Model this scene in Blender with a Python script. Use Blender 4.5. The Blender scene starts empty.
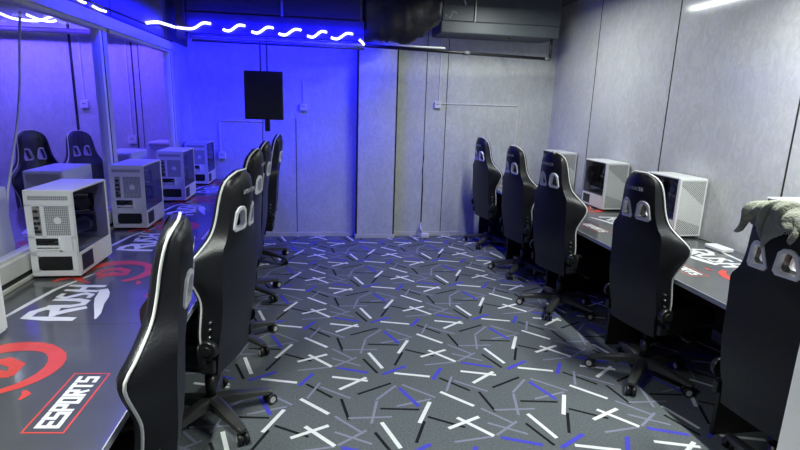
import bpy, bmesh, math, random
from mathutils import Vector, Matrix
from math import sin, cos, pi, radians

random.seed(7)
SC = bpy.context.scene
COL = SC.collection

# ------------------------------------------------------------------ materials
def mat(name, col, rough=0.5, metal=0.0, var=0.08, scale=12.0, bump=0.0, bscale=60.0, coat=0.0, spec=0.5, coat_rough=0.1):
    m = bpy.data.materials.new(name); m.use_nodes = True
    nt = m.node_tree; b = nt.nodes['Principled BSDF']
    tc = nt.nodes.new('ShaderNodeTexCoord')
    nz = nt.nodes.new('ShaderNodeTexNoise'); nz.inputs['Scale'].default_value = scale; nz.inputs['Detail'].default_value = 4
    nt.links.new(tc.outputs['Object'], nz.inputs['Vector'])
    cr = nt.nodes.new('ShaderNodeValToRGB')
    c = Vector(col)
    cr.color_ramp.elements[0].position = 0.3; cr.color_ramp.elements[1].position = 0.7
    cr.color_ramp.elements[0].color = (*(c*(1-var)), 1); cr.color_ramp.elements[1].color = (*(c*(1+var)), 1)
    nt.links.new(nz.outputs['Fac'], cr.inputs['Fac'])
    nt.links.new(cr.outputs['Color'], b.inputs['Base Color'])
    b.inputs['Roughness'].default_value = rough; b.inputs['Metallic'].default_value = metal
    b.inputs['Specular IOR Level'].default_value = spec
    if coat:
        b.inputs['Coat Weight'].default_value = coat; b.inputs['Coat Roughness'].default_value = coat_rough
    if bump:
        n2 = nt.nodes.new('ShaderNodeTexNoise'); n2.inputs['Scale'].default_value = bscale; n2.inputs['Detail'].default_value = 5
        nt.links.new(tc.outputs['Object'], n2.inputs['Vector'])
        bp = nt.nodes.new('ShaderNodeBump'); bp.inputs['Strength'].default_value = bump; bp.inputs['Distance'].default_value = 0.01
        nt.links.new(n2.outputs['Fac'], bp.inputs['Height']); nt.links.new(bp.outputs['Normal'], b.inputs['Normal'])
    return m

def emit(name, col, strength):
    m = bpy.data.materials.new(name); m.use_nodes = True
    nt = m.node_tree; nt.nodes.clear()
    e = nt.nodes.new('ShaderNodeEmission'); e.inputs['Color'].default_value = (*col, 1); e.inputs['Strength'].default_value = strength
    o = nt.nodes.new('ShaderNodeOutputMaterial'); nt.links.new(e.outputs[0], o.inputs['Surface'])
    return m

def glass(name, tint, ior=1.45, rough=0.02):
    m = bpy.data.materials.new(name); m.use_nodes = True
    nt = m.node_tree; nt.nodes.clear()
    t = nt.nodes.new('ShaderNodeBsdfTransparent'); t.inputs['Color'].default_value = (*tint, 1)
    g = nt.nodes.new('ShaderNodeBsdfGlossy'); g.inputs['Roughness'].default_value = rough
    fr = nt.nodes.new('ShaderNodeFresnel'); fr.inputs['IOR'].default_value = ior
    ge = nt.nodes.new('ShaderNodeNewGeometry')      # only the outer faces of the pane reflect
    inv = nt.nodes.new('ShaderNodeMath'); inv.operation = 'SUBTRACT'; inv.inputs[0].default_value = 1; nt.links.new(ge.outputs['Backfacing'], inv.inputs[1])
    f = nt.nodes.new('ShaderNodeMath'); f.operation = 'MULTIPLY'; nt.links.new(fr.outputs[0], f.inputs[0]); nt.links.new(inv.outputs[0], f.inputs[1])
    x = nt.nodes.new('ShaderNodeMixShader'); o = nt.nodes.new('ShaderNodeOutputMaterial')
    nt.links.new(f.outputs[0], x.inputs[0]); nt.links.new(t.outputs[0], x.inputs[1]); nt.links.new(g.outputs[0], x.inputs[2])
    nt.links.new(x.outputs[0], o.inputs['Surface'])
    return m

def wallpaper(name, col):
    m = mat(name, col, rough=0.42, var=0.05, scale=2.5, coat=0.5, coat_rough=0.12)
    nt = m.node_tree; b = nt.nodes['Principled BSDF']
    tc = nt.nodes.new('ShaderNodeTexCoord')
    n = nt.nodes.new('ShaderNodeTexNoise'); n.inputs['Scale'].default_value = 16; n.inputs['Detail'].default_value = 8; n.inputs['Roughness'].default_value = 0.7; n.inputs['Distortion'].default_value = 1.5
    mp = nt.nodes.new('ShaderNodeMapping'); mp.inputs['Scale'].default_value = (1, 1, 0.55)
    nt.links.new(tc.outputs['Object'], mp.inputs['Vector']); nt.links.new(mp.outputs[0], n.inputs['Vector'])
    bp = nt.nodes.new('ShaderNodeBump'); bp.inputs['Strength'].default_value = 0.35; bp.inputs['Distance'].default_value = 0.012
    nt.links.new(n.outputs['Fac'], bp.inputs['Height']); nt.links.new(bp.outputs['Normal'], b.inputs['Normal'])
    # crackle of the embossed paper, a slight tone difference
    cr = [x for x in nt.nodes if x.type == 'VALTORGB'][0]
    r2 = nt.nodes.new('ShaderNodeValToRGB'); r2.color_ramp.elements[0].position = 0.42; r2.color_ramp.elements[1].position = 0.6
    r2.color_ramp.elements[0].color = (0.86, 0.86, 0.86, 1); r2.color_ramp.elements[1].color = (1, 1, 1, 1)
    nt.links.new(n.outputs['Fac'], r2.inputs['Fac'])
    mx = nt.nodes.new('ShaderNodeMixRGB'); mx.blend_type = 'MULTIPLY'; mx.inputs[0].default_value = 1
    nt.links.new(cr.outputs[0], mx.inputs[1]); nt.links.new(r2.outputs[0], mx.inputs[2]); nt.links.new(mx.outputs[0], b.inputs['Base Color'])
    return m

def mesh_panel():
    # white perforated mesh with slanted grooves in its upper and lower parts
    m = mat('white_mesh', (0.62, 0.63, 0.63), rough=0.5, var=0.02)
    nt = m.node_tree; b = nt.nodes['Principled BSDF']
    cr = [x for x in nt.nodes if x.type == 'VALTORGB'][0]
    tc = nt.nodes.new('ShaderNodeTexCoord'); sp = nt.nodes.new('ShaderNodeSeparateXYZ'); nt.links.new(tc.outputs['Object'], sp.inputs[0])
    def M(op, a, c=None):
        n = nt.nodes.new('ShaderNodeMath'); n.operation = op
        for i, v in enumerate((a, c)):
            if v is None: continue
            if isinstance(v, (int, float)): n.inputs[i].default_value = v
            else: nt.links.new(v, n.inputs[i])
        return n.outputs[0]
    X, Z = sp.outputs['X'], sp.outputs['Z']
    d1 = M('ADD', X, M('MULTIPLY', Z, 1.15)); d2 = M('SUBTRACT', X, M('MULTIPLY', Z, 1.15))
    s1 = M('GREATER_THAN', M('SINE', M('MULTIPLY', d1, 340)), 0.15)
    s2 = M('GREATER_THAN', M('SINE', M('MULTIPLY', d2, 340)), 0.15)
    up = M('GREATER_THAN', M('ADD', Z, M('MULTIPLY', X, -0.75)), 0.345)
    lo = M('LESS_THAN', M('ADD', Z, M('MULTIPLY', X, -0.3)), 0.13)
    fine = M('GREATER_THAN', M('SINE', M('MULTIPLY', d2, 700)), 0.55)
    mid = M('MULTIPLY', M('SUBTRACT', 1.0, M('MAXIMUM', up, lo)), M('MULTIPLY', fine, 0.45))
    tot = M('ADD', mid, M('ADD', M('MULTIPLY', up, s1), M('MULTIPLY', M('MULTIPLY', lo, M('SUBTRACT', 1.0, up)), s2)))
    mx = nt.nodes.new('ShaderNodeMixRGB'); nt.links.new(tot, mx.inputs[0])
    nt.links.new(cr.outputs[0], mx.inputs[1]); mx.inputs[2].default_value = (0.06, 0.06, 0.065, 1)
    nt.links.new(mx.outputs[0], b.inputs['Base Color'])
    return m

def honeycomb():
    m = mat('fan_grille_metal', (0.55, 0.56, 0.57), rough=0.45, var=0.02)
    nt = m.node_tree; b = nt.nodes['Principled BSDF']
    cr = [x for x in nt.nodes if x.type == 'VALTORGB'][0]
    tc = nt.nodes.new('ShaderNodeTexCoord')
    v = nt.nodes.new('ShaderNodeTexChecker'); v.inputs['Scale'].default_value = 150
    mp = nt.nodes.new('ShaderNodeMapping'); mp.inputs['Rotation'].default_value = (0, 0.785, 0)
    nt.links.new(tc.outputs['Object'], mp.inputs[0]); nt.links.new(mp.outputs[0], v.inputs['Vector'])
    mx = nt.nodes.new('ShaderNodeMixRGB'); nt.links.new(v.outputs['Fac'], mx.inputs[0])
    nt.links.new(cr.outputs[0], mx.inputs[1]); mx.inputs[2].default_value = (0.16, 0.16, 0.17, 1)
    nt.links.new(mx.outputs[0], b.inputs['Base Color'])
    return m

M = dict(
    wall=wallpaper('embossed_wallpaper', (0.60, 0.62, 0.60)),
    wallblue=wallpaper('embossed_wallpaper_side', (0.55, 0.55, 0.57)),
    seam=mat('dark_seam', (0.01, 0.01, 0.012), 0.7),
    base=mat('cream_skirting', (0.55, 0.55, 0.50), 0.5),
    ceil=mat('dark_ceiling_paint', (0.05, 0.058, 0.065), 0.7, bump=0.1),
    upper=mat('dark_upper_wall_paint', (0.06, 0.06, 0.065), 0.6, var=0.1, scale=3),
    duct=mat('dark_duct_sheet', (0.058, 0.068, 0.078), 0.5, var=0.12, scale=4),
    ductblack=mat('black_duct_sheet', (0.016, 0.016, 0.018), 0.5, var=0.12, scale=4),
    wrap=mat('black_insulation', (0.012, 0.012, 0.016), 0.45, bump=0.6, bscale=14),
    pipe=mat('grey_pipe_paint', (0.16, 0.16, 0.17), 0.4),
    pipedark=mat('black_pipe_paint', (0.012, 0.012, 0.014), 0.4),
    frame=mat('aluminium_frame', (0.52, 0.52, 0.50), 0.4, var=0.04),
    framewhite=mat('white_frame', (0.75, 0.75, 0.73), 0.4, var=0.03),
    rubber=mat('black_gasket', (0.01, 0.01, 0.01), 0.6),
    glass=glass('window_glass', (0.95, 0.96, 0.98), ior=1.22),
    carpet=mat('carpet_charcoal', (0.125, 0.139, 0.147), 0.95, var=0.22, scale=90, bump=0.25, bscale=400, spec=0.15),
    cw=mat('carpet_white', (0.78, 0.79, 0.79), 0.95, var=0.1, scale=200, spec=0.15),
    ck=mat('carpet_black', (0.014, 0.015, 0.016), 0.95, var=0.1, spec=0.1),
    cu=mat('carpet_blue', (0.075, 0.075, 0.55), 0.95, var=0.15, scale=200, spec=0.15),
    cg=mat('carpet_lilac_grey', (0.24, 0.245, 0.33), 0.95, var=0.15, scale=200, spec=0.15),
    desk=mat('desk_mat_grey', (0.060, 0.062, 0.066), 0.4, var=0.1, scale=6, coat=1.0, coat_rough=0.12),
    dedge=mat('desk_edge_grey', (0.36, 0.37, 0.42), 0.4),
    dpanel=mat('desk_panel_dark', (0.014, 0.012, 0.013), 0.5),
    pw=mat('print_white', (0.64, 0.64, 0.66), 0.4),
    prd=mat('print_red', (0.50, 0.050, 0.035), 0.4),
    leather=mat('black_leatherette', (0.010, 0.010, 0.013), 0.38, var=0.15, bump=0.12, bscale=120, spec=0.4),
    fabric=mat('black_shell_fabric', (0.011, 0.011, 0.016), 0.5, var=0.15, bump=0.1, bscale=200, spec=0.35),
    piping=mat('white_piping', (0.78, 0.78, 0.75), 0.5),
    bezel=mat('white_plastic_bezel', (0.72, 0.72, 0.76), 0.3),
    blackpl=mat('black_plastic', (0.012, 0.012, 0.013), 0.35),
    legpl=mat('matt_base_plastic', (0.045, 0.045, 0.042), 0.4),
    steel=mat('steel', (0.5, 0.5, 0.5), 0.3, metal=0.9),
    letter=mat('grey_lettering', (0.45, 0.45, 0.48), 0.5),
    pcw=mat('pc_white_paint', (0.72, 0.73, 0.74), 0.4, var=0.02),
    pcmesh=mesh_panel(), grille=honeycomb(),
    pcin=mat('pc_interior_black', (0.02, 0.02, 0.024), 0.5),
    board=mat('circuit_board', (0.03, 0.035, 0.045), 0.4, var=0.6, scale=60),
    sideglass=glass('smoked_side_glass', (0.66, 0.66, 0.70), ior=1.5),
    io=mat('io_shield', (0.32, 0.31, 0.26), 0.4, metal=0.5, var=0.4, scale=60),
    tv=mat('screen_black', (0.004, 0.004, 0.006), 0.25),
    white=mat('white_trunking', (0.72, 0.72, 0.73), 0.45),
    towel=mat('olive_grey_towel', (0.36, 0.365, 0.305), 0.95, var=0.12, scale=30, bump=0.8, bscale=130, spec=0.1),
    led=emit('led_glow', (0.30, 0.30, 1.0), 9.0),
    tube=emit('tube_glow', (0.93, 1.0, 0.95), 4.0),
)

# ------------------------------------------------------------------ mesh builder
class MB:
    def __init__(self): self.bm = bmesh.new(); self.mi = 0
    def slot(self, i): self.mi = i; return self
    def _fin(self, before, smooth):
        for f in self.bm.faces:
            if f.index == -1 or f not in before:
                pass
    def box(self, a, b, bev=0.0, seg=2, rot=None, smooth=False):
        a = Vector(a); b = Vector(b); c = (a+b)/2; s = b-a
        t = bmesh.new()
        bmesh.ops.create_cube(t, size=1)
        for v in t.verts: v.co = Vector((v.co.x*s.x, v.co.y*s.y, v.co.z*s.z))
        if bev: bmesh.ops.bevel(t, geom=t.edges[:], offset=bev, segments=seg, profile=0.5, affect='EDGES')
        mtx = Matrix.Translation(c)
        if rot is not None: mtx = mtx @ rot
        bmesh.ops.transform(t, matrix=mtx, verts=t.verts)
        self._merge(t, smooth or (bev > 0 and seg > 2)); return self
    def _merge(self, t, smooth):
        mp = {}
        for v in t.verts: mp[v] = self.bm.verts.new(v.co)
        for f in t.faces:
            try: nf = self.bm.faces.new([mp[v] for v in f.verts])
            except ValueError: continue
            nf.material_index = self.mi; nf.smooth = smooth
        t.free()
    def cyl(self, p, q, r, r2=None, n=16, smooth=True):
        p = Vector(p); q = Vector(q); r2 = r if r2 is None else r2
        d = (q-p).normalized(); u = d.orthogonal().normalized(); w = d.cross(u)
        A = [self.bm.verts.new(p+(u*cos(2*pi*i/n)+w*sin(2*pi*i/n))*r) for i in range(n)]
        B = [self.bm.verts.new(q+(u*cos(2*pi*i/n)+w*sin(2*pi*i/n))*r2) for i in range(n)]
        for i in range(n):
            f = self.bm.faces.new((A[i], A[(i+1) % n], B[(i+1) % n], B[i])); f.smooth = smooth; f.material_index = self.mi
        f = self.bm.faces.new(A[::-1]); f.material_index = self.mi
        f = self.bm.faces.new(B); f.material_index = self.mi
        return self
    def tube(self, pts, r, n=8, closed=False):
        pts = [Vector(p) for p in pts]; rings = []; N = len(pts); u = None
        for i, p in enumerate(pts):
            if closed: d = pts[(i+1) % N]-pts[i-1]
            else: d = pts[min(i+1, N-1)]-pts[max(i-1, 0)]
            d.normalize()
            if u is None: u = d.orthogonal().normalized()
            u = (u-d*u.dot(d)).normalized(); w = d.cross(u)
            rings.append([self.bm.verts.new(p+(u*cos(2*pi*k/n)+w*sin(2*pi*k/n))*r) for k in range(n)])
        for i in range(N if closed else N-1):
            a, b = rings[i], rings[(i+1) % N]
            for k in range(n):
                f = self.bm.faces.new((a[k], a[(k+1) % n], b[(k+1) % n], b[k])); f.smooth = True; f.material_index = self.mi
        if not closed:
            f = self.bm.faces.new(rings[0][::-1]); f.material_index = self.mi
            f = self.bm.faces.new(rings[-1]); f.material_index = self.mi
        return self
    def loft(self, rings, smooth=True, caps=True):
        R = [[self.bm.verts.new(Vector(p)) for p in r] for r in rings]; n = len(R[0])
        for a, b in zip(R, R[1:]):
            for k in range(n):
                f = self.bm.faces.new((a[k], a[(k+1) % n], b[(k+1) % n], b[k])); f.smooth = smooth; f.material_index = self.mi
        if caps:
            f = self.bm.faces.new(R[0][::-1]); f.material_index = self.mi
            f = self.bm.faces.new(R[-1]); f.material_index = self.mi
        return self
    def poly(self, pts):
        f = self.bm.faces.new([self.bm.verts.new(Vector(p)) for p in pts]); f.material_index = self.mi
        if f.calc_area() > 0: f.normal_update()
        return self
    def flat(self, pts, z):   # horizontal polygon facing up
        vs = [Vector((p[0], p[1], z)) for p in pts]
        ar = sum(vs[i].x*vs[(i+1) % len(vs)].y-vs[(i+1) % len(vs)].x*vs[i].y for i in range(len(vs)))
        return self.poly(vs if ar > 0 else vs[::-1])
    def prism(self, pts, d):  # closed solid: polygon extruded by vector d
        d = Vector(d); P = [Vector(p) for p in pts]
        self.loft([P, [p+d for p in P]], smooth=False); return self
    def build(self, name, mats, parent=None, fix=True):
        if fix: bmesh.ops.recalc_face_normals(self.bm, faces=self.bm.faces[:])
        me = bpy.data.meshes.new(name); self.bm.to_mesh(me); self.bm.free()
        for m in (mats if isinstance(mats, (list, tuple)) else [mats]): me.materials.append(m)
        o = bpy.data.objects.new(name, me); COL.objects.link(o)
        if parent: o.parent = parent
        return o

def tag(o, label, cat, group=None):
    o['label'] = label; o['category'] = cat
    if group: o['group'] = group
    return o
def thing(name, label, cat, loc=(0, 0, 0), rz=0, group=None):
    o = bpy.data.objects.new(name, None); COL.objects.link(o)
    o.location = loc; o.rotation_euler = (0, 0, rz); o.empty_display_size = 0.1
    return tag(o, label, cat, group)
def struct(o): o['kind'] = 'structure'; return o
def dup(root, loc, rz, label, group=None):
    r = root.copy(); COL.objects.link(r); r.location = loc; r.rotation_euler = (0, 0, rz); r['label'] = label
    if group: r['group'] = group
    for ch in list(root.children):
        c = ch.copy(); COL.objects.link(c); c.parent = r
        for g in list(ch.children):
            d = g.copy(); COL.objects.link(d); d.parent = c
    return r
def interp(tab, s):
    if s <= tab[0][0]: return tab[0][1]
    for i in range(len(tab)-1):
        (a, x), (b, y) = tab[i], tab[i+1]
        if s <= b:
            t = (s-a)/(b-a)
            m0 = (y-tab[i-1][1])/(b-tab[i-1][0]) if i > 0 else (y-x)/(b-a)
            m1 = (tab[i+2][1]-x)/(tab[i+2][0]-a) if i+2 < len(tab) else (y-x)/(b-a)
            h = b-a
            return (2*t**3-3*t*t+1)*x+(t**3-2*t*t+t)*h*m0+(-2*t**3+3*t*t)*y+(t**3-t*t)*h*m1
    return tab[-1][1]
def text_mesh(name, body, size, m, parent, mtx, extrude=0.0006):
    cu = bpy.data.curves.new(name, 'FONT'); cu.body = body; cu.size = size; cu.align_x = 'CENTER'; cu.align_y = 'CENTER'; cu.extrude = extrude
    t = bpy.data.objects.new(name, cu); COL.objects.link(t)
    bpy.context.view_layer.update()
    me = bpy.data.meshes.new_from_object(t.evaluated_get(bpy.context.evaluated_depsgraph_get()))
    bpy.data.objects.remove(t); me.transform(mtx); me.materials.clear(); me.materials.append(m); me.name = name
    o = bpy.data.objects.new(name, me); COL.objects.link(o); o.parent = parent
    return o

# ------------------------------------------------------------------ dimensions
XR, XL, YB, ZC = 3.05, -1.60, 6.78, 3.02
YF = -0.75         # near wall, behind the photographer
XA = -6.2          # far side of the adjoining room behind the glass

# ------------------------------------------------------------------ floor
STR = [('W',0.726,2.848,0.892,2.675),('W',0.762,2.569,0.919,2.384),('W',0.689,2.474,0.890,2.565),('W',1.183,2.566,1.256,2.332),('W',1.493,2.743,1.393,2.539),('W',0.919,3.090,1.144,3.019),('W',0.960,2.932,1.138,3.062),
('W',1.326,3.103,1.553,3.037),
('K',0.756,3.016,0.915,2.844),('K',1.069,2.867,1.288,2.977),('K',0.968,2.826,1.002,2.606),('K',1.190,2.701,1.417,2.669),('K',1.137,2.478,1.216,2.273),('K',1.424,2.554,1.344,2.367),('K',0.596,2.594,0.783,2.475),
('U',1.333,2.915,1.420,2.699),('U',0.953,2.367,1.154,2.283),('U',1.417,2.350,1.246,2.251),('U',0.797,3.144,0.711,2.998),
('G',0.841,3.023,0.766,2.850),('G',0.844,2.974,1.024,2.826),('G',1.315,2.946,1.178,2.798),('G',1.178,2.785,1.126,2.560),('G',1.357,2.953,1.536,2.787),('G',1.289,2.716,1.507,2.773),('G',0.926,2.648,1.062,2.489),('G',1.000,2.623,1.247,2.613),('G',0.921,2.503,1.112,2.381),('G',0.935,2.388,1.093,2.501),('G',0.694,2.354,0.920,2.380)]
WID = dict(W=0.024, K=0.018, U=0.026, G=0.016)
SL = dict(W=1, K=2, U=3, G=4)
fl = MB()
fl.box((XL-0.06, YF-0.1, -0.06), (XR+0.1, YB+0.1, 0))
TX, TY = 0.855, 0.84
def clip(poly, x0, x1, y0, y1):
    for ax, lim, sg in ((0, x0, 1), (0, x1, -1), (1, y0, 1), (1, y1, -1)):
        out = []
        for i in range(len(poly)):
            a, b = poly[i-1], poly[i]; da, db = (a[ax]-lim)*sg, (b[ax]-lim)*sg
            if (da >= 0) != (db >= 0):
                t = da/(da-db); out.append((a[0]+(b[0]-a[0])*t, a[1]+(b[1]-a[1])*t))
            if db >= 0: out.append(b)
        poly = out
        if len(poly) < 3: return None
    return poly
for i in range(-4, 4):
    for j in range(-4, 6):
        for n, (k, x0, y0, x1, y1) in enumerate(STR):
            a = Vector((x0+i*TX, y0+j*TY)); b = Vector((x1+i*TX, y1+j*TY))
            nrm = Vector((-(b-a).y, (b-a).x)).normalized()*WID[k]/2
            q = clip([tuple(a+nrm), tuple(b+nrm), tuple(b-nrm), tuple(a-nrm)], XL, XR, YF, YB)
            if q: fl.slot(SL[k]).flat(q, 0.0003+{'G': 0, 'K': 0.0001, 'U': 0.0002, 'W': 0.0003}[k]+0.00001*n)
floor = struct(fl.build('floor', [M['carpet'], M['cw'], M['ck'], M['cu'], M['cg']], fix=False))

# ------------------------------------------------------------------ walls, ceiling
def wall_with_seams(name, a, b, m, seams, axis, face):
    w = MB(); w.box(a, b)
    w.slot(1)
    for s, z0, z1, wd in seams:
        if axis == 'x': w.box((s-wd/2, face-0.003, z0), (s+wd/2, face+0.003, z1))
        else: w.box((face-0.003, s-wd/2, z0), (face+0.003, s+wd/2, z1))
    return struct(w.build(name, [m, M['seam']]))
wall_with_seams('wall_back', (XA, YB, 0), (XR+0.1, YB+0.12, ZC), M['wall'],
                [(1.325, 0.05, 2.62, 0.008), (1.60, 0.05, 2.62, 0.008), (-0.32, 0.05, 1.52, 0.007), (-2.86, 0.05, 2.6, 0.03), (-2.20, 0.05, 2.6, 0.015), (-2.13, 0.05, 2.6, 0.008)], 'x', YB)
wall_with_seams('wall_right', (XR, YF-0.1, 0), (XR+0.12, YB, ZC), M['wallblue'],
                [(5.72, 0, ZC, 0.008), (4.37, 0, ZC, 0.010), (3.04, 0, ZC, 0.012), (1.75, 0, ZC, 0.012)], 'y', XR)
# shallow boxed pilaster on the back wall
p = MB(); p.box((0.455, 6.66, 0.05), (0.925, YB, 2.44), 0.003); p.slot(1)
p.box((0.925, 6.665, 0.05), (0.945, YB, 2.44)); p.box((0.44, 6.665, 0.05), (0.455, YB, 2.44)); p.slot(2); p.box((0.43, 6.65, 0), (0.95, YB, 0.05), 0.003)
struct(p.build('trim_1', [M['wall'], M['seam'], M['base']]))
for nm, x0, x1 in (('baseboard_back', 0.95, XR), ('baseboard_back_blue', XL, 0.43)):
    struct(MB().box((x0, YB-0.012, 0), (x1, YB, 0.055), 0.002).build('baseboard_back' if x0 > 0 else 'baseboard_left_back', M['base']))
struct(MB().box((XA, YF-0.1, ZC), (XR+0.12, YB+0.12, ZC+0.1)).build('ceiling', M['ceil']))
# near wall, and the slim white post at the right of the view
struct(MB().box((XL, YF-0.12, 0), (XR, YF, ZC)).build('wall_front', M['wallblue']))
struct(MB().box((0.757, 0.52, 0), (0.815, 0.67, 1.48), 0.004).build('trim_2', M['framewhite']))

# left wall: parapet, upper wall, end piece, and the glazing
lw = MB()
lw.box((XL-0.05, YF, 0), (XL+0.03, YB, 0.79)); lw.box((XL-0.05, YF, 0.79), (XL+0.03, 0.775, 2.31)); lw.box((XL-0.05, 6.12, 0.79), (XL+0.03, YB, 2.31))
lw.slot(2); lw.box((XL-0.05, YF, 2.31), (XL+0.03, YB, ZC)); lw.slot(1)
for y in (1.6, 3.0, 4.45, 5.85): lw.box((XL+0.029, y-0.004, 2.32), (XL+0.033, y+0.004, ZC))
struct(lw.build('wall_left', [M['wallblue'], M['seam'], M['upper']]))
def window(n, y0, y1):
    f = MB()
    f.box((XL-0.04, y0, 2.21), (XL+0.05, y1, 2.295), 0.003)            # header beam
    f.box((XL-0.04, y0, 0.80), (XL+0.045, y1, 0.89), 0.003)            # sill rail
    f.box((XL-0.04, y0, 0.89), (XL+0.01, y0+0.045, 2.21), 0.002); f.box((XL-0.04, y1-0.075, 0.89), (XL+0.03, y1, 2.21), 0.002)
    fr = struct(f.build('window_%d' % n, M['frame']))
    struct_child = MB().box((XL-0.03, y0+0.045, 2.185), (XL+0.035, y1-0.075, 2.21), 0.002).box((XL-0.03, y0+0.045, 0.89), (XL+0.025, y1-0.075, 0.905)).build('glazing_bead', M['frame'], fr)
    MB().box((XL-0.03, y1-0.094, 0.905), (XL+0.0295, y1-0.0745, 2.185)).build('gasket', M['rubber'], fr)
    MB().box((XL-0.03, y1-0.135, 0.905), (XL+0.030, y1-0.0945, 2.185), 0.002).build('white_bead', M['framewhite'], fr)
    MB().box((XL-0.004, y0+0.046, 0.906), (XL+0.004, y1-0.136, 2.184)).build('pane', M['glass'], fr)
window(1, 0.78, 2.44); window(2, 2.44, 4.34); window(3, 4.34, 6.10)
t3 = MB(); t3.box((XL+0.03, YF, 2.297), (XL+0.036, 6.14, 2.316)); struct(t3.build('trim_3', M['seam']))
t4 = MB(); t4.box((XL+0.03, YF, 0.772), (XL+0.038, 6.2, 0.796)); struct(t4.build('trim_4', M['seam']))
t5 = MB(); t5.box((XL+0.031, YF+0.03, 0.752), (XL+0.05, YB-0.02, 0.770)); struct(t5.build('trim_5', M['base']))

# adjoining room behind the glass
af = MB(); af.box((XA, YF-0.1, -0.06), (XL-0.06, YB, 0)); struct(af.build('floor_adjoining', M['carpet']))
aw = MB(); aw.box((XA-0.1, YF, 0), (XA, YB, ZC)); struct(aw.build('wall_far_left', M['wallblue']))
aq = MB(); aq.box((XA, YF-0.12, 0), (XL-0.06, YF, ZC)); struct(aq.build('wall_adjoining_front', M['wallblue']))

# ------------------------------------------------------------------ desks
DL = 1.12
def letter_strokes(ch):
    return {'E': [((0,0),(0,1)),((0,1),(1,1)),((0,.5),(.85,.5)),((0,0),(1,0))], 'S': [((1,1),(0,1)),((0,1),(0,.5)),((0,.5),(1,.5)),((1,.5),(1,0)),((1,0),(0,0))],
            'P': [((0,0),(0,1)),((0,1),(1,1)),((1,1),(1,.45)),((1,.45),(0,.45))], 'O': [((0,0),(0,1)),((0,1),(1,1)),((1,1),(1,0)),((1,0),(0,0))],
            'R': [((0,0),(0,1)),((0,1),(1,1)),((1,1),(1,.5)),((1,.5),(0,.5)),((.35,.5),(1,0))], 'T': [((0,1),(1,1)),((.5,1),(.5,0))]}[ch]
def stroke(mb, a, b, w, z, w2=None, ext=0.5):
    a = Vector(a); b = Vector(b); d = (b-a).normalized(); n = Vector((-d.y, d.x)); w2 = w if w2 is None else w2
    a = a-d*w*ext; b = b+d*w2*ext
    mb.flat([tuple(a+n*w/2), tuple(b+n*w2/2), tuple(b-n*w2/2), tuple(a-n*w/2)], z)
def rag(mb, pts, ws, z):   # brush stroke with changing width
    ws = [w*1.3 for w in ws]
    P = [Vector(p) for p in pts]; L = []; Rr = []
    for i, p in enumerate(P):
        d = (P[min(i+1, len(P)-1)]-P[max(i-1, 0)]).normalized(); n = Vector((-d.y, d.x))
        L.append(p+n*ws[i]/2); Rr.append(p-n*ws[i]/2)
    for i in range(len(P)-1):
        mb.flat([tuple(L[i]), tuple(L[i+1]), tuple(Rr[i+1]), tuple(Rr[i])], z)
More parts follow.
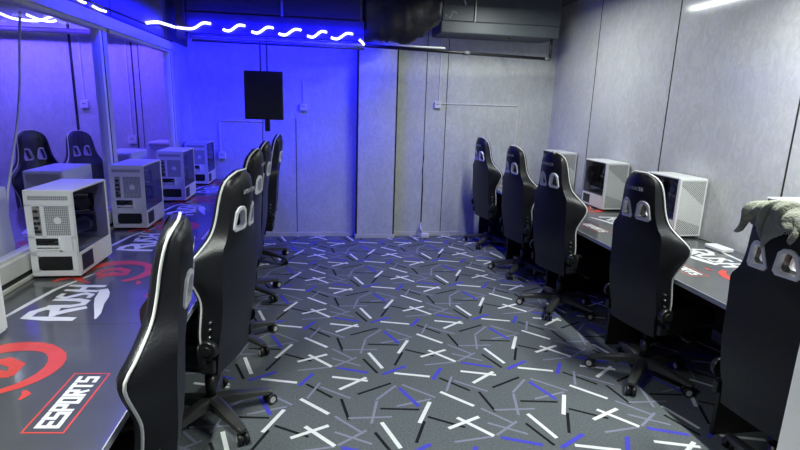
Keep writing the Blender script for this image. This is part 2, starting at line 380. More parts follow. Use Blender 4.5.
def desk_graphic(mb, D, du=0.0):
    z = 0.7504; k = [0]
    def zz(): k[0] += 1; return z+k[0]*0.000012
    # boxed block lettering
    x0, x1, y0, y1, sh = 0.345+du, 0.655+du, 0.162, 0.238, 0.10
    X = lambda u, v: (u+(v-0.2)*sh, v)
    mb.slot(2); bw = 0.006
    bx = [X(x0-.02, y0-.022), X(x1+.02, y0-.022), X(x1+.02, y1+.022), X(x0-.02, y1+.022)]
    for i in range(4): stroke(mb, bx[i], bx[(i+1) % 4], bw, zz())
    mb.slot(1); n = 7; cw = (x1-x0)/n
    for i, ch in enumerate('ESPORTS'):
        for a, b in letter_strokes(ch):
            f = lambda q: X(x0+cw*(i+0.2+0.62*q[0]), y0+0.008+(y1-y0-0.016)*q[1])
            stroke(mb, f(a), f(b), 0.014, zz())
    # brushed word: R U S H, growing smaller to the right
    mb.slot(1)
    S = lambda pts, ws: rag(mb, [(u+du, v) for u, v in pts], ws, zz())
    S([(.065,.475),(.075,.58),(.095,.70)], [.030,.036,.020])                       # R stem
    S([(.085,.69),(.16,.69),(.205,.655),(.19,.61),(.10,.585)], [.030,.034,.036,.034,.02])
    S([(.12,.60),(.165,.55),(.205,.48)], [.03,.034,.026])
    S([(.225,.665),(.222,.56),(.245,.515),(.285,.515),(.305,.56),(.315,.675)], [.026,.030,.030,.030,.030,.022])   # U
    S([(.40,.665),(.355,.67),(.335,.635),(.365,.60),(.395,.565),(.375,.525),(.33,.525)], [.018,.024,.026,.026,.026,.024,.016])  # S
    S([(.425,.515),(.435,.60),(.45,.685)], [.024,.026,.018]); S([(.50,.505),(.505,.60),(.52,.69)], [.024,.026,.018]); S([(.435,.60),(.51,.605)], [.022,.022])  # H
    S([(.055,.787),(.25,.765),(.46,.735),(.66,.665),(.72,.64)], [.010,.020,.018,.010,.004])   # long streak above
    S([(.06,.388),(.12,.40),(.24,.44),(.33,.462),(.40,.478),(.455,.50)], [.006,.020,.034,.048,.040,.030])   # splash below
    # red ring emblem
    mb.slot(2); cu, cv, r = .735+du, .545, .185
    for a0, a1, w0, w1 in ((-150, 95, .03, .07), (105, 160, .035, .012)):
        N = 16; pts = []; ws = []
        for i in range(N+1):
            t = i/N; a = radians(a0+(a1-a0)*t); pts.append((cu+r*cos(a)*1.0, cv+r*sin(a))); ws.append((w0+(w1-w0)*t)*(0.85+0.3*abs(sin(7*t))))
        rag(mb, pts, ws, zz())
    R = lambda pts, ws: rag(mb, [(u+du, v) for u, v in pts], ws, zz())
    R([(.69,.47),(.70,.55),(.69,.63)], [.03,.05,.02]); R([(.70,.63),(.77,.62),(.80,.55),(.76,.49),(.68,.475)], [.02,.036,.045,.04,.02]); R([(.63,.60),(.70,.56),(.74,.55)], [.015,.04,.03])
    R([(.575,.80),(.62,.785),(.66,.74),(.67,.70)], [.012,.030,.034,.012]); R([(.60,.66),(.65,.70),(.74,.74)], [.01,.03,.02])
    R([(.515,.36),(.55,.355),(.575,.375)], [.008,.022,.01])
def make_desk(D, du, inset):
    root = thing('gaming_desk', '', 'desk')
    d = MB(); d.box((0, 0, 0.725), (DL-0.001, D, 0.75)); desk_graphic(d, D, du)
    top = d.build('desktop', [M['desk'], M['pw'], M['prd']], root, fix=False)
    MB().box((0, -0.004, 0.722), (DL-0.001, 0.0, 0.7505), 0.001).build('edge_band', M['dedge'], root)
    MB().box((0.0, inset, 0), (0.025, D-0.02, 0.7245), 0.001).build('side_panel', M['dpanel'], root)
    MB().box((0.025, D-0.30, 0.25), (DL-0.002, D-0.28, 0.7245)).build('modesty_panel', M['dpanel'], root)
    return root
LD = make_desk(0.925, 0.0, 0.44)
nth = ['nearest the doorway', 'second from the doorway', 'third from the doorway', 'fourth from the doorway', 'farthest, against the back wall']
for i in range(5):
    y = YB-0.005-DL*(5-i)
    lab = 'dark printed gaming desk under the left glass wall, ' + nth[i]
    if i == 0:
        o = LD; o['label'] = lab; o['group'] = 'desks along the glass wall'; o.location = (-0.62, y, 0); o.rotation_euler = (0, 0, pi/2)
    else: dup(LD, (-0.62, y, 0), pi/2, lab)
RD = make_desk(0.915, -0.045, 0.01)
for i in range(5):
    y = YB-0.005-DL*(4-i)
    lab = 'dark printed gaming desk along the white right wall, ' + nth[i]
    if i == 0:
        o = RD; o['label'] = lab; o['group'] = 'desks along the right wall'; o.location = (2.13, y, 0); o.rotation_euler = (0, 0, -pi/2)
    else: dup(RD, (2.13, y, 0), -pi/2, lab)
for i, nm in ((0, 'nearest the camera'), (1, 'middle one'), (2, 'farthest one')):
    dup(LD, (-2.58, 3.25+1.12*(i+0.96)+0.06, 0), -pi/2, 'printed desk in the room behind the glass, %s of the three' % nm, 'desks behind the glass')

# ------------------------------------------------------------------ gaming chair
def make_chair():
    root = thing('gaming_chair', '', 'chair')
    # five-star base
    hub = MB(); hub.cyl((0, 0, 0.075), (0, 0, 0.135), 0.045, 0.036, 20)
    base = hub.build('base_hub', M['legpl'], root)
    for k in range(5):
        a = 2*pi*k/5+radians(18); d = Vector((cos(a), sin(a), 0)); n = Vector((-sin(a), cos(a), 0))
        leg = MB(); rings = []
        for t, w, zt, zb in ((0.03, .040, .132, .080), (0.12, .036, .126, .082), (0.24, .030, .105, .076), (0.31, .026, .092, .068), (0.335, .018, .086, .070)):
            c = d*t
            rings.append([c+n*w+Vector((0, 0, zb)), c+n*w*0.9+Vector((0, 0, zt-.006)), c+n*w*.5+Vector((0, 0, zt)), c-n*w*.5+Vector((0, 0, zt)), c-n*w*.9+Vector((0, 0, zt-.006)), c-n*w+Vector((0, 0, zb))])
        leg.loft(rings, smooth=False); lo = leg.build('base_leg', M['legpl'], root)
        c = MB(); ca = a+radians(50+37*k); cd = Vector((cos(ca), sin(ca), 0)); cn = Vector((-sin(ca), cos(ca), 0)); P = d*0.315+Vector((0, 0, .031))
        c.cyl(P+Vector((0, 0, .03)), P+Vector((0, 0, .050)), .009, n=10)
        c.cyl(P+cn*.007-cd*.012, P+cn*.030-cd*.012, .030, n=18); c.cyl(P-cn*.007-cd*.012, P-cn*.030-cd*.012, .030, n=18)
        c.box(P+Vector((-.012, -.012, .012)), P+Vector((.012, .012, .034)), .004)
        c.slot(1); c.cyl(P+cn*.0301-cd*.012, P+cn*.0315-cd*.012, .019, n=16); c.cyl(P-cn*.0301-cd*.012, P-cn*.0315-cd*.012, .019, n=16)
        c.build('caster', [M['blackpl'], M['frame']], root)
    MB().cyl((0, 0, .13), (0, 0, .25), .028, n=18).cyl((0, 0, .25), (0, 0, .385), .018, n=16).build('gas_lift', M['blackpl'], root)
    tm = MB(); tm.box((-.11, -.15, .375), (.11, .15, .405), .008); tm.box((-.06, -.08, .35), (.06, .1, .378), .01); tm.cyl((.1, .05, .37), (.27, .05, .362), .006, n=8); tm.box((.24, .03, .352), (.30, .07, .37), .006)
    tm.build('tilt_mechanism', M['blackpl'], root)
    # seat
    s = MB(); s.box((-.19, -.13, .415), (.19, .30, .500), .03, 4); s.box((-.255, -.12, .410), (-.155, .28, .535), .035, 4); s.box((.155, -.12, .410), (.255, .28, .535), .035, 4); s.box((-.24, .20, .41), (.24, .315, .505), .035, 4)
    s.build('seat', M['leather'], root)
    # backrest, built upright then leaned back about the hinge
    Lb = 0.985; S0 = 0.11
    W = [(0,.205),(.06,.225),(.16,.225),(.26,.222),(.33,.248),(.39,.282),(.445,.293),(.49,.268),(.53,.222),(.575,.180),(.63,.157),(.68,.147),(.73,.141),(.79,.133),(.83,.118),(.86,.088),(.875,.05)]
    YFW = [(0, .095), (.1, .11), (.26, .115), (.36, .140), (.445, .158), (.51, .130), (.58, .105), (.66, .095), (.74, .09), (.83, .075), (.875, .05)]
    TH = [(0, .085), (.2, .10), (.45, .085), (.62, .075), (.8, .085), (.85, .07), (.875, .05)]
    RY = [(0, .015), (.2, .0), (.45, .008), (.7, -.004), (.8, .0), (.86, .012), (.875, .022)]
    CV = [(0, .008), (.3, .010), (.5, .016), (.6, .026), (.7, .033), (.8, .036), (.875, .03)]
    def rear(x, sv): return interp(RY, sv)+interp(CV, sv)*(abs(x)/min(.205, interp(W, sv)*.93))**2
    def prof(sv):
        sv = max(0, sv-S0)
        w = interp(W, sv); yf = interp(YFW, sv); th = interp(TH, sv); y0 = interp(RY, sv); pn = min(.205, w*.93)
        cv = interp(CV, sv)
        half = [(pn*.35, y0+cv*.12), (pn*.7, y0+cv*.49), (pn, y0+cv), (pn+(w-pn)*.5, y0+cv+(yf-y0-cv)*.42), (w-.004, yf-.022), (w, yf), (w-.007, yf+.016), (w-.026, yf+.022), (w*.78, y0+th+(yf-y0-th)*.55+.012), (w*.5, y0+th)]
        ring = [(0, y0)]+half+[(0, y0+th*.98)]+[(-x, y) for x, y in half[::-1]]
        return ring, w, yf, y0
    lean = Matrix.Translation((0, -.175, .47)) @ Matrix.Rotation(radians(6.0), 4, 'X')
    low = lean @ Matrix.Translation((0, 0, -S0))
    N = 44; rings = []
    for i in range(N+1):
        sv = Lb*i/N; rings.append([low @ Vector((x, y, sv)) for x, y in prof(sv)[0]])
    b = MB(); b.loft(rings); bo = b.build('backrest', M['leather'], root)
    # two slots through the shell
    def hole(sg, g=0.0):
        pts = [(.026,.628),(.036,.615),(.098,.612),(.108,.624),(.094,.682),(.084,.698),(.072,.703),(.054,.701),(.042,.688)]
        cx, cz = .068, .657; q = []
        for x, z in pts:
            dx, dz = x-cx, z-cz; L = math.hypot(dx, dz); q.append((sg*(x+dx/L*g), z+dz/L*g))
        return q if sg > 0 else q[::-1]
    cut = MB()
    for sg in (1, -1): cut.prism([lean @ Vector((x, -.1, z)) for x, z in hole(sg)], (lean.to_3x3() @ Vector((0, .4, 0))))
    co = cut.build('cutter', M['leather'])
    md = bo.modifiers.new('cut', 'BOOLEAN'); md.object = co; md.operation = 'DIFFERENCE'; md.solver = 'EXACT'
    bpy.context.view_layer.update()
    me = bpy.data.meshes.new_from_object(bo.evaluated_get(bpy.context.evaluated_depsgraph_get()))
    bo.modifiers.clear(); bo.data = me; me.name = 'backrest'
    bpy.data.objects.remove(co)
    for p_ in me.polygons: p_.use_smooth = True
    me.set_sharp_from_angle(angle=radians(42))
    # rear shell panel (fabric) hugging the rear of the backrest below the slots
    # rings round the slots
    for sg in (1, -1):
        rb = MB()
        for yy, t in ((None, None),):
            ys = [interp(RY, z) for x, z in hole(sg)]
            outer = [lean @ Vector((x, rear(x, z)-.006, z)) for x, z in hole(sg, .015)]
            outb = [lean @ Vector((x, rear(x, z)+.004, z)) for x, z in hole(sg, .018)]
            inn = [lean @ Vector((x, rear(x, z)-.006, z)) for x, z in hole(sg, -.001)]
            innb = [lean @ Vector((x, rear(x, z)+.022, z)) for x, z in hole(sg, -.003)]
            # close: loop of quads outer-back, outer, inner, inner-back
            rb2 = [outb, outer, inn, innb]
            V = [[rb.bm.verts.new(p) for p in r] for r in rb2]; n = len(outer)
            for a_, b_ in zip(V, V[1:]):
                for k in range(n): rb.bm.faces.new((a_[k], a_[(k+1) % n], b_[(k+1) % n], b_[k]))
            fo = [low @ Vector((x, interp(RY, z)+interp(TH, z)+.010, z+S0)) for x, z in hole(sg, .012)]
            fb = [low @ Vector((x, interp(RY, z)+interp(TH, z)-.012, z+S0)) for x, z in hole(sg, .014)]
            fi = [low @ Vector((x, interp(RY, z)+interp(TH, z)+.010, z+S0)) for x, z in hole(sg, -.001)]
            fd = [low @ Vector((x, interp(RY, z)+interp(TH, z)-.012, z+S0)) for x, z in hole(sg, -.003)]
            front = MB(); V = [[front.bm.verts.new(p) for p in r] for r in (fb, fo, fi, fd)]
            for a_, b_ in zip(V, V[1:]):
                for k in range(n): front.bm.faces.new((a_[k], a_[(k+1) % n], b_[(k+1) % n], b_[k]))
            front.build('slot_bezel', M['bezel'], root)
        rb.build('slot_bezel', M['bezel'], root)
    # piping along the wing edge
    pts = []
    for i in range(3, N+1):
        sv = Lb*i/N; _, w, yf, _ = prof(sv); pts.append(low @ Vector((w+.002, yf-.004, sv)))
    other = [Vector((-p.x, p.y, p.z)) for p in pts]
    MB().tube(pts+other[::-1], .0052, 6).build('piping', M['piping'], root)
    # seams of the rear panel
    # hinge covers with bolts
    for sg in (1, -1):
        h = MB(); c = lean @ Vector((sg*.230, .055, .045))
        h.cyl(c, c+Vector((sg*.030, 0, 0)), .048, .042, 24); h.cyl(c+Vector((sg*.030, 0, 0)), c+Vector((sg*.038, 0, 0)), .026, .022, 18)
        hp = h.build('hinge_cover', M['blackpl'], root)
        for sv in (.07, .10, .14, .175): MB().cyl(lean @ Vector((sg*.214, .060, sv)), lean @ Vector((sg*.232, .060, sv)), .0055, n=10).build('bolt', M['steel'], root)
    MB().box((-.245, -.15, .395), (-.215, .10, .46), .008).box((.215, -.15, .395), (.245, .10, .46), .008).box((-.22, -.10, .385), (.22, .08, .41), .006).build('recliner_bracket', M['blackpl'], root)
    # lettering on the headrest, rear and front
    sv = .785; yr = interp(RY, sv)
    mt = lean @ Matrix.Translation((0, yr-.0015, sv)) @ Matrix.Rotation(pi/2, 4, 'X')
    text_mesh('lettering', 'DXRACER', .030, M['letter'], root, mt)
    return root
CH = make_chair()
chairs = [
 # x, y, turn, height, label      (x, y: where the top of the headrest stands)
 (-0.43, 1.75, 101, 1.006, 'black racing chair cut off by the picture bottom, nearest at the left desks'),
 (-0.365, 2.64, 75, 1.034, 'black racing chair at the left desks with both headrest slots and lettering in view'),
 (-0.40, 3.62, 86, 1.048, 'black racing chair at the left desks, third from the doorway'),
 (-0.437, 4.62, 90, 1.034, 'black racing chair at the left desks, fourth from the doorway'),
 (-0.42, 5.72, 92, 1.028, 'black racing chair at the left desks, farthest, near the back wall'),
 (1.82, 1.81, -84, 1.030, 'black racing chair with a grey towel over its headrest, nearest on the right'),
 (1.89, 2.895, -80, 1.025, 'black racing chair at the right desks, next beyond the towel-draped chair'),
 (1.845, 4.06, -75, 1.037, 'black racing chair at the right desks, middle of the five'),
 (1.905, 5.11, -79, 1.012, 'black racing chair at the right desks, second from the back wall'),
 (1.91, 6.26, -79, 1.02, 'black racing chair at the right desks, farthest one by the back wall'),
 (-2.76, 5.45, -122, 1.03, 'black racing chair behind the glass, larger and left one of the two seen'),
 (-2.66, 6.2, -122, 1.0, 'black racing chair behind the glass, smaller and right one of the two seen'),
]
for i, (x, y, r, hs, lab) in enumerate(chairs):
    g = 'chairs along the left desks' if i < 5 else 'chairs along the right desks' if i < 10 else 'chairs behind the glass'
    r = radians(r); loc = (x+.25*-sin(r), y+.25*cos(r), 0)
    if i == 0:
        o = CH; CH.location = loc; CH.rotation_euler = (0, 0, r); CH['label'] = lab; CH['group'] = g
    else: o = dup(CH, loc, r, lab, g)
    o.scale = (1, 1, hs)

# ------------------------------------------------------------------ computers
def make_pc():
    root = thing('desktop_computer', '', 'computer')
    w, d, h, f = .120, .43, .485, .014
    s = MB()
    s.box((-w, 0, h-.012), (w, d, h), .003); s.box((-w, 0, f), (w, d, f+.014), .003)           # top, bottom
    s.box((-w, .002, f+.012), (-w+.006, d-.002, h-.01), .001)                                    # closed side
    s.box((w-.010, 0, f+.012), (w, .010, h-.01), .002); s.box((w-.014, d-.016, f+.012), (w, d, h-.01), .002)   # posts by the glass
    s.box((-w+.006, .02, f+.014), (w-.008, d-.02, f+.115), .003)                                 # power supply shroud
    s.build('case_body', M['pcw'], root)
    r = MB()
    # rear sheet as a frame round its openings
    r.box((-w, 0, .40), (w, .006, h-.01)); r.box((-w, 0, f+.01), (w, .006, .045)); r.box((-w, 0, .125), (w, .006, .155)); r.box((-w, 0, .225), (w, .006, .24))
    r.box((-w, 0, .04), (-w+.035, .006, .41)); r.box((w-.035, 0, .04), (w, .006, .13)); r.box((w-.028, 0, .15), (w, .006, .41)); r.box((-.048, 0, .23), (-.030, .006, .41)); r.box((.030, 0, .15), (.100, .006, .228))
    rp = r.build('rear_panel', M['pcw'], root)
    v = MB(); v.box((-.10, -.001, .432), (.095, .003, .456), .0008); v.build('vent_strip', M['grille'], rp)
    io = MB(); io.box((-.088, .002, .238), (-.046, .012, .402)); io.slot(1)
    for z, x0, x1 in ((.255, -.083, -.068), (.255, -.066, -.052), (.275, -.083, -.066), (.30, -.083, -.07), (.30, -.066, -.052), (.33, -.082, -.056), (.365, -.08, -.06)): io.box((x0, -.003, z), (x1, .004, z+.014), .001)
    io.build('port_shield', [M['io'], M['blackpl']], root)
    g = MB(); g.box((-.031, .003, .238), (.095, .007, .402)); gr = g.build('fan_grille', M['grille'], root)
    fh = MB(); fh.cyl((.032, .0025, .322), (.032, .0085, .322), .019, n=20)
    for k in range(24):
        pass
    fh.build('fan_hub', M['pcw'], gr)
    for k in range(4):
        z = .157+.0175*k
        b = MB(); b.box((-.085, -.002 if k < 2 else .001, z), (.028, .004, z+.011), .001); b.build('expansion_slot', M['pcw'] if k < 2 else M['blackpl'], rp)
    b = MB(); b.box((.030, -.010, .160), (.044, .002, .228), .002); b.build('slot_clamp', M['pcw'], rp)
    ps = MB(); x0, x1, z0, z1, c = -.085, .086, .046, .124, .016
    oc = [(x0+c, z0), (x1-c, z0), (x1, z0+c), (x1, z1-c), (x1-c, z1), (x0+c, z1), (x0, z1-c), (x0, z0+c)]
    ps.prism([(x, .001, z) for x, z in oc], (0, .12, 0)); ps.box((-.07, -.002, .06), (-.045, .002, .085), .002); ps.cyl((.03, -.001, .085), (.03, .002, .085), .03, n=20)
    ps.build('power_supply', M['blackpl'], root)
    fm = MB(); fm.box((-w, d, f+.004), (w, d+.012, h-.004), .003); fp = fm.build('front_frame', M['pcw'], root)
    fx = MB(); fx.box((-w+.016, d+.0122, f+.02), (w-.016, d+.0145, h-.02), .0008); fx.build('front_mesh', M['pcmesh'], fp)
    gl = MB(); gl.box((w-.003, .011, .145), (w+.001, d-.017, h-.013)); gl.build('side_glass', M['sideglass'], root)
    lp = MB(); lp.box((w-.003, .011, f+.014), (w+.001, d-.017, .143), .001); lp.slot(1); lp.box((w+.0005, .03, .035), (w+.0018, .17, .125), .001)
    lp.build('lower_side_panel', [M['pcw'], M['pcin']], root)
    inn = MB(); inn.box((-w+.0065, .03, .145), (-w+.012, d-.03, h-.02)); inn.slot(1); inn.box((-w+.013, .05, .17), (-w+.020, .33, h-.04), .001)
    inn.build('motherboard', [M['pcin'], M['board']], root)
    gc = MB(); gc.box((-.09, .02, .205), (.06, .31, .255), .006); gc.slot(1); 
    for y in (.09, .2): gc.cyl((-.01, y, .204), (-.01, y, .2035), .04, n=18)
    gc.build('graphics_card', [M['pcin'], M['blackpl']], root)
    cl = MB(); cl.cyl((-.098, .15, .355), (-.03, .15, .355), .04, n=20); cl.slot(1); cl.cyl((-.03, .15, .355), (-.027, .15, .355), .028, n=20); cl.tube([(-.04, .17, .38), (.03, .25, .42), (.04, .36, .40), (-.02, .40, .36)], .008, 8); cl.tube([(-.04, .13, .33), (.05, .22, .33), (.05, .35, .31), (0, .40, .3)], .006, 8)
    cl.build('cooler', [M['pcin'], M['grille']], root)
    for z in (.22, .35):
        fn = MB(); fn.box((-.06, d-.045, z-.055), (.06, d-.02, z+.055), .008); fn.slot(1); fn.cyl((0, d-.0455, z), (0, d-.047, z), .045, n=20); fn.build('case_fan', [M['pcin'], M['grille']], root)
    for x in (-.09, .09):
        for y in (.04, d-.05): MB().box((x-.018, y-.02, 0), (x+.018, y+.02, f+.002), .002).build('foot', M['rubber'], root)
    return root
PC = make_pc()
ZD = 0.7512
lp = ['at the very edge of the picture by the doorway', 'largest one standing whole on the desk', 'second beyond the picture edge, beside the wide mullion', 'third from the whole one, in front of the far mullion', 'smallest one by the back wall']
ys = [1.80, 2.93, 4.06, 5.20, 6.26]
pl_ = ['white computer tower at the picture edge on the left desks', 'white computer tower on the left desks, the largest seen whole', 'white computer tower on the left desks, right of the wide window mullion',
       'white computer tower on the left desks, in front of the far window frame', 'white computer tower on the left desks, farthest, beside the back wall']
for i in range(5):
    loc = (-1.421, ys[i], ZD)
    if i == 0:
        PC.location = loc; PC['label'] = pl_[0]; PC['group'] = 'computers on the left desks'
    else: dup(PC, loc, 0, pl_[i])
pr_ = ['white computer tower behind the towel-draped chair on the right desks', 'white computer tower on the right desks with its slanted mesh front wholly in view', 'white computer tower on the right desks, just beyond the middle chair toward the camera',
       'white computer tower on the right desks, farthest one in view beside the middle chair']
for i, y in enumerate((2.44, 3.70, 4.79, 5.90)):
    dup(PC, (2.912, y+.4445, ZD), pi, pr_[i], 'computers on the right desks')
for i, (y, lab) in enumerate(((2.60, 'white computer tower behind the glass at the left picture edge'), (3.68, 'white computer tower behind the glass, above the largest tower on the left desk'), (4.95, 'white computer tower behind the glass, seen past the wide mullion'), (6.2, 'white computer tower behind the glass, farthest, in the far pane'))):
    dup(PC, (-1.80, y+.4445, ZD), pi, lab, 'computers behind the glass')

# small white box with its lead on the right desk
t = thing('adapter_box', 'small flat white box on the right desk beside the towel-draped chair', 'adapter', (2.93, 3.36, ZD))
MB().box((-.05, -.09, 0), (.05, .09, .028), .006, 3).build('case', M['white'], t)
MB().tube([(.02, .088, .014), (.05, .16, .012), (.075, .23, .008), (.06, .32, .006), (-.02, .36, .006)], .004, 6).build('lead', M['blackpl'], t)

# ------------------------------------------------------------------ towel over the headrest
def towel():
    tp = Vector((1.82, 1.81, 1.374))     # top of the headrest
    nu, nv = 60, 44; mb = MB(); grid = []
    REAR = [(-1, .05), (-.6, .055), (-.3, .09), (-.1, .14), (.05, .10), (.3, .065), (.6, .07), (.85, .08), (1, .07)]
    for i in range(nu+1):
        u = i/nu*2-1; row = []
        dr = interp(REAR, u); df = .12*(1-.8*u*u)
        top_h = .014-.12*max(0, abs(u)-.5)**1.35
        for j in range(nv+1):
            v = j/nv            # 0 rear hem .. 1 front hem
            yy = u*.142
            if v < .40:
                t = v/.40; x = -.036-.014*(1-t); z = top_h-.03-dr*(1-t)
            elif v < .62:
                t = (v-.40)/.22; a = pi*(1-t); x = .030+cos(a)*.066; z = top_h-.03+sin(a)*.040
            else:
                t = (v-.62)/.38; x = .096+.015*t; z = top_h-.03-df*t
            f = .014*sin(8*u+1.5*v)+.007*sin(17*u-3*v+1)
            x += (f if v > .5 else -abs(f)*1.5); z += .009*sin(6*u+5*v)+.006*sin(15*u+2*v)
            yy += .012*sin(7*v+3*u)
            row.append(mb.bm.verts.new(tp+Vector((x, yy, z))))
        grid.append(row)
    for i in range(nu):
        for j in range(nv):
            f = mb.bm.faces.new((grid[i][j], grid[i+1][j], grid[i+1][j+1], grid[i][j+1])); f.smooth = True
    o = mb.build('towel', M['towel'])
    s = o.modifiers.new('s', 'SOLIDIFY'); s.thickness = .006
    return tag(o, 'crumpled olive grey towel draped over the headrest of the nearest right chair', 'towel')
TW = towel()

# ------------------------------------------------------------------ back wall fittings
def trunk(mb, pts, w=.012):
    for a, b in zip(pts, pts[1:]):
        x0, x1 = sorted((a[0], b[0])); z0, z1 = sorted((a[1], b[1]))
        mb.box((x0-w/2, YB-.012, z0-w/2), (x1+w/2, YB-.0005, z1+w/2), .001)
def socket(x, z, paths, lab, w=.085, h=.085):
    t = thing('wall_socket', lab, 'socket', (x, YB-.001, z), 0)
    b = MB(); b.box((-w/2, -.032, -h/2), (w/2, 0, h/2), .004); b.slot(1); b.box((-.02, -.0335, .0), (.02, -.0315, .012)); b.build('box', [M['white'], M['io']], t)
    c = MB()
    for p in paths: trunk(c, p)
    o = c.build('trunking', M['white']); o.parent = t; o.matrix_parent_inverse = Matrix.Translation(-Vector((x, YB-.001, z)))
    return t
socket(-.225, 1.665, [[(-.225, 1.71), (-.225, 1.99)]], 'white socket box high on the blue-lit back wall, right of the hanging screen')
socket(-1.225, 1.05, [[(-1.225, 1.095), (-1.245, 1.095), (-1.245, 1.475), (-.72, 1.475)]], 'white socket box low on the blue-lit back wall above the last left computer')
socket(1.48, 1.745, [[(1.50, 1.79), (1.50, 2.60)], [(1.52, 1.765), (2.57, 1.765), (2.57, .85)]], 'white socket box on the grey back wall, trunking running right from it')
socket(-2.76, 1.62, [[(-2.76, 1.66), (-2.76, 2.4)]], 'white socket box on the wall behind the glass, higher one')
socket(-2.26, 1.22, [[(-2.26, 1.26), (-2.26, 2.4)]], 'white socket box on the wall behind the glass, lower one', .1, .1)

t = thing('floor_socket', 'white plug adapter with a loose lead on the carpet by the back wall', 'adapter', (1.36, 6.66, 0))
MB().box((-.05, -.03, .0015), (.06, .03, .065), .008, 3).build('body', M['white'], t)
MB().tube([(-.02, 0, .06), (-.045, .02, .11), (-.055, .03, .17), (-.04, .05, .19), (-.03, .085, .13), (-.03, .105, .05)], .012, 6).build('plug', M['white'], t)
MB().tube([(-.05, 0, .012), (-.10, -.04, .008), (-.15, .01, .008), (-.17, .05, .01)], .006, 6).build('lead', M['white'], t)
t = tag(MB().tube([(1.33, YB-.006, .18), (1.335, YB-.006, .6), (1.32, YB-.006, .9), (1.335, YB-.006, 1.1)], .004, 6).build('wall_lead', M['blackpl']), 'thin dark lead up the back wall above the plug adapter', 'cable')

# hanging screen
t = thing('hanging_screen', 'black flat screen hanging on rods from the pipe before the back wall', 'screen', (-.625, 6.05, 1.525))
b = MB(); b.box((-.205, -.042, 0), (.205, .03, .515), .006); b.build('housing', M['tv'], t)
b = MB(); b.box((-.187, -.0445, .02), (.187, -.0422, .495), .001); b.build('display', M['tv'], t)
for x in (-.035, .035):
    MB().box((x-.008, .032, .42), (x+.008, .046, .83)).build('hanging_rod', M['pipedark'], t)
MB().box((-.09, .03, .12), (.09, .05, .46), .003).box((.0, .005, -.13), (.055, .03, 0.0), .004).build('bracket', M['blackpl'], t)
MB().tube([(-.02, .02, .01), (-.03, .03, -.2), (-.025, .04, -.5)], .005, 6).build('cable', M['blackpl'], t)

# pipes below the ducts
PZ, PY = 2.36, 5.97
t = thing('ceiling_pipe', 'long grey and black pipe across the back of the room under the ducts', 'pipe', (0, PY, PZ))
MB().cyl((-1.36, 0, 0), (.46, 0, -.012), .020, n=14).build('grey_length', M['pipe'], t)
MB().cyl((.46, 0, -.012), (2.76, .36, -.028), .018, n=14).build('black_length', M['pipedark'], t)['label'] = 'black length of pipe'
MB().cyl((-1.33, .0, -.042), (.46, 0, -.048), .013, n=12).build('lower_tube', M['pipedark'], t)
for x, y, z in ((1.66, .188, -.02), (2.72, .354, -.028)):
    MB().cyl((x-.035, y-.0055, z), (x+.035, y+.0055, z), .024, n=14).build('coupling', M['pipe'], t)
MB().cyl((2.76, .36, -.028), (2.76, .36, .22), .018, n=12).build('riser', M['pipedark'], t)
MB().cyl((.68, .06, .012), (1.40, .17, .02), .011, n=10).build('white_branch', M['white'], t)['label'] = 'short white branch pipe'
tp = thing('ceiling_pipe', 'pipe under the ceiling behind the glass', 'pipe', (-3.6, 6.6, 2.41)); MB().cyl((-1.9, 0, 0), (1.9, 0, 0), .03, n=14).build('length', M['pipe'], tp)
# beam carrying the rope light, and ducts
t = thing('light_beam', 'dark beam under the left duct with the blue rope light wound round it', 'beam', (-.45, 5.95, 2.385))
MB().box((-.93, -.03, 0), (.90, .03, .205), .004).build('beam', M['ductblack'], t)
MB().box((-1.02, -.05, -.06), (-.93, .06, .63), .004).build('end_bracket', M['ductblack'], t)
t = thing('air_duct', 'large dark sheet metal duct above the blue lights on the left', 'duct', (-.45, 5.93, 2.592))
MB().box((-.92, 0, 0), (.86, .50, .427), .004).build('casing', M['ductblack'], t)
MB().box((.03, -.010, .0), (.052, .0, .427)).build('joint', M['pipe'], t)
t = thing('air_duct', 'dark grey duct against the right wall above the black pipe', 'duct', (2.18, 6.25, 2.56))
MB().box((-.80, .0, .14), (.64, .48, .459), .004).build('casing', M['duct'], t)
MB().box((-.82, -.03, .0), (.62, .48, .135), .012).build('lower_flange', M['duct'], t)
MB().cyl((-.42, -.02, .13), (-.415, -.02, .459), .008, n=8).build('white_rod', M['white'], t)['label'] = 'white hanging rod'
MB().cyl((.02, -.01, -.03), (.02, -.01, .01), .018, n=10).build('bolt', M['blackpl'], t)
t = thing('duct_wrap', 'ragged black insulation bunched round the duct end left of the grey duct', 'insulation', (.90, 6.0, 2.46))
w = MB(); rings = []
rnd = random.Random(11)
for i in range(27):
    q = i/26; x = -.44+.86*q
    zb = interp([(0, -.02), (.3, -.05), (.5, -.05), (.72, .02), (.85, .10), (1, .17)], q); zt = .555
    ring = []
    for k in range(20):
        a = 2*pi*k/20; rr = 1+.09*sin(3*a+9*q)+.06*sin(7*a-13*q)+.05*rnd.uniform(-1, 1)
        cz, hz = (zb+zt)/2, (zt-zb)/2
        ring.append((x, .15+.15*cos(a)*rr, min(.555, cz+hz*sin(a)*(rr if sin(a) < 0 else 1))))
    rings.append(ring)
w.loft(rings); w.build('wrap', M['wrap'], t)
for q in ([(.42, -.04, .18), (.45, -.05, .25), (.50, -.04, .22), (.53, -.04, .30), (.58, -.03, .27)], [(.56, -.04, .46), (.62, -.06, .44), (.66, -.05, .39), (.67, -.03, .36)]):
    MB().tube(q, .008, 6).build('loose_wire', M['pipe'], t)

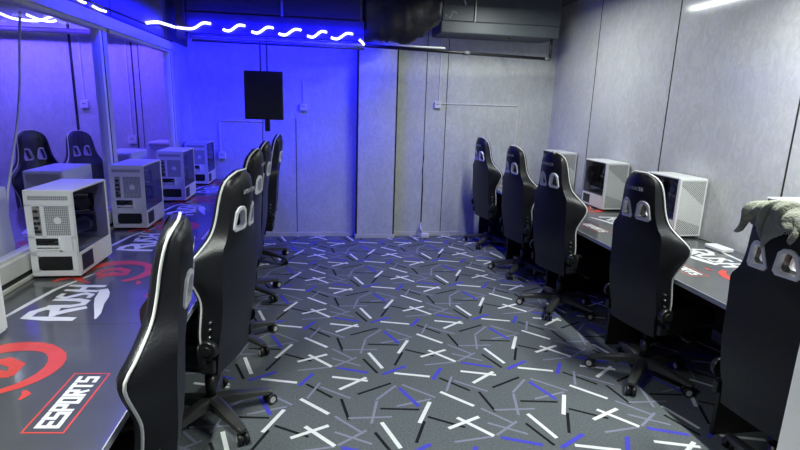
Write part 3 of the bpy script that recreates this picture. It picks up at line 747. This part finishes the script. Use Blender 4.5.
# ------------------------------------------------------------------ blue rope light
t = thing('rope_light', 'glowing white and blue rope light looping along the left and back walls', 'light', (-.5, 5.9, 2.42))
def seg(P, r=.0125):
    out = []
    n = 14
    for i in range(n+1):
        q = i/n*(len(P)-1); k = min(int(q), len(P)-2); f = q-k
        p0, p1, p2, p3 = P[max(k-1, 0)], P[k], P[k+1], P[min(k+2, len(P)-1)]
        out.append(tuple(0.5*((2*b)+(-a+c)*f+(2*a-5*b+4*c-d)*f*f+(-a+3*b-3*c+d)*f**3) for a, b, c, d in zip(p0, p1, p2, p3)))
    m = MB(); m.tube(out, r, 8); o = m.build('glowing_loop', M['led'], t); o.location = -Vector(t.location)
    return o
KY = 5.90/6.40
def S_(x0, x1, z):
    x0 *= KY; x1 *= KY; z = 1.73+(z-1.73)*KY
    return [(x0, 5.905, z-.02), (x0+(x1-x0)*.3, 5.895, z-.031), (x0+(x1-x0)*.7, 5.895, z+.028), (x1, 5.905, z+.026)]
seg([(-1.555, 5.25, 2.375), (-1.545, 5.55, 2.425), (-1.52, 5.75, 2.432), (-1.47, 5.87, 2.425)])
seg([(-1.455, 5.88, 2.425)]+S_(-1.50, -1.22, 2.515)[1:])
for x0, x1, z in ((-1.09, -.85, 2.512), (-.78, -.54, 2.505), (-.48, -.23, 2.498), (-.16, .06, 2.490), (.11, .36, 2.484)): seg(S_(x0, x1, z))
seg([(.40, 5.9, 2.398), (.43, 5.9, 2.375), (.455, 5.91, 2.348)])
seg([(-1.555, 3.82, 2.345), (-1.555, 3.90, 2.325), (-1.555, 3.98, 2.325)], .008); seg([(-1.555, 4.10, 2.325), (-1.555, 4.20, 2.32), (-1.555, 4.32, 2.325)], .008)
m = MB(); m.tube([(-1.562, 3.7, 2.35), (-1.562, 5.3, 2.37), (-1.562, 5.7, 2.42), (-1.50, 5.86, 2.42)], .006, 6)
o = m.build('cord', M['blackpl'], t); o.location = -Vector(t.location)
t2 = t
t = thing('rope_light', 'glowing rope light seen through the glass in the adjoining room', 'light', (-3, 6.4, 2.5))
seg([(-3.36, 6.4, 2.54), (-3.22, 6.4, 2.49), (-3.0, 6.4, 2.48), (-2.88, 6.4, 2.52), (-2.79, 6.4, 2.545)]); seg([(-3.07, 6.35, 2.53), (-2.96, 6.35, 2.49), (-2.86, 6.35, 2.475), (-2.79, 6.35, 2.485)])
for x in (-3.35, -2.8): MB().cyl((x+3, 0, .03), (x+3, 0, ZC-2.5), .003, n=6).build('hanging_wire', M['pipe'], t)
# white lead hanging behind the glass
tag(MB().tube([(-1.75, 3.55, 2.19), (-1.75, 3.50, 2.0), (-1.75, 3.45, 1.77), (-1.75, 3.38, 1.57), (-1.75, 3.26, 1.33), (-1.75, 3.19, 1.19), (-1.74, 3.14, 1.06), (-1.72, 3.12, .90), (-1.72, 3.12, .76)], .007, 6).build('hanging_lead', M['white']), 'white lead hanging down behind the left glass pane', 'cable')

# ------------------------------------------------------------------ ceiling tube lamps and lights
def tube_lamp(x, y0, y1, z, lab, power, col=(.93, 1, .94), spread=180):
    t = thing('tube_lamp', lab, 'lamp', (x, (y0+y1)/2, z), 0, 'ceiling tube lamps')
    L = (y1-y0)/2
    MB().cyl((0, -L, 0), (0, L, 0), .014, n=12).build('tube', M['tube'], t)
    MB().box((-.03, -L-.02, .022), (.03, L+.02, .06), .004).box((-.015, -L-.02, -.018), (.015, -L, .03)).box((-.015, L, -.018), (.015, L+.02, .03)).build('housing', M['framewhite'], t)
    for s in (-.7, .7): MB().cyl((0, s*L, .058), (0, s*L, ZC-z), .005, n=6).build('hanger', M['pipe'], t)
    l = bpy.data.lights.new('tube_light', 'AREA'); l.shape = 'RECTANGLE'; l.size = .05; l.size_y = (y1-y0); l.energy = power; l.color = col; l.spread = radians(spread)
    o = bpy.data.objects.new('tube_light', l); COL.objects.link(o); o.location = (x, (y0+y1)/2, z-.02)
    return o
tube_lamp(2.0, 4.75, 5.7, 2.9, 'white ceiling tube lamp above the right desks, farther one', 40)
tube_lamp(2.4, 1.5, 2.9, 2.9, 'white ceiling tube lamp above the right desks, nearer one', 74, spread=150)
tube_lamp(-0.75, 0.85, 1.75, 2.9, 'added white fill tube lamp above the near end of the left desks', 42, spread=118)  # fill lamp added to brighten the near left desk, no known fixture there
tube_lamp(-3.4, 4.6, 5.9, 2.84, 'white ceiling tube lamp in the room behind the glass', 9, (.75, .8, 1))

def area(name, loc, rot, sx, sy, e, col):
    l = bpy.data.lights.new(name, 'AREA'); l.shape = 'RECTANGLE'; l.size = sx; l.size_y = sy; l.energy = e; l.color = col
    o = bpy.data.objects.new(name, l); COL.objects.link(o); o.location = loc; o.rotation_euler = rot; return o
BL = (.004, .002, 1.0)
area('rope_glow_back', (-.45, 6.0, 2.47), (radians(50), 0, 0), 1.8, .03, 50, BL)
area('rope_glow_front', (-.45, 5.86, 2.42), (radians(30), 0, 0), 1.8, .03, 36, BL)
area('rope_glow_left', (-1.42, 4.7, 2.45), (0, radians(40), 0), .03, 2.2, 42, BL)
area('rope_glow_top', (-.45, 5.86, 2.47), (radians(150), 0, 0), 1.8, .03, 30, BL)
area('rope_glow_adjoining', (-3.1, 6.3, 2.5), (radians(20), 0, 0), 3.0, .05, 60, (.10, .05, 1))
area('rope_glow_adjoining_side', (-3.4, 4.2, 2.6), (0, radians(10), 0), .05, 3, 40, (.12, .07, 1))

w = bpy.data.worlds.new('World'); SC.world = w; w.use_nodes = True
w.node_tree.nodes['Background'].inputs[0].default_value = (.35, .4, .6, 1); w.node_tree.nodes['Background'].inputs[1].default_value = .03

# ------------------------------------------------------------------ camera
cam = bpy.data.cameras.new('camera'); co = bpy.data.objects.new('camera', cam); COL.objects.link(co); SC.camera = co
f, yaw, pitch, roll = 520.88, 0.15277, 0.22653, 0.032628
cam.sensor_fit = 'HORIZONTAL'; cam.sensor_width = 36; cam.lens = f/800*36; cam.clip_start = .02; cam.clip_end = 60
cy, sy, cp, sp = cos(yaw), sin(yaw), cos(pitch), sin(pitch)
fwd = Vector((sy*cp, cy*cp, -sp)); right = Vector((cy, -sy, 0)); up = right.cross(fwd)
r2 = right*cos(roll)+up*sin(roll); u2 = -right*sin(roll)+up*cos(roll)
co.matrix_world = Matrix(((r2.x, u2.x, -fwd.x, 0), (r2.y, u2.y, -fwd.y, 0), (r2.z, u2.z, -fwd.z, 1.73), (0, 0, 0, 1)))
SC.view_settings.view_transform = 'Standard'; SC.view_settings.look = 'None'; SC.view_settings.gamma = 1; SC.view_settings.use_curve_mapping = False
SC.view_settings.exposure = 0.0
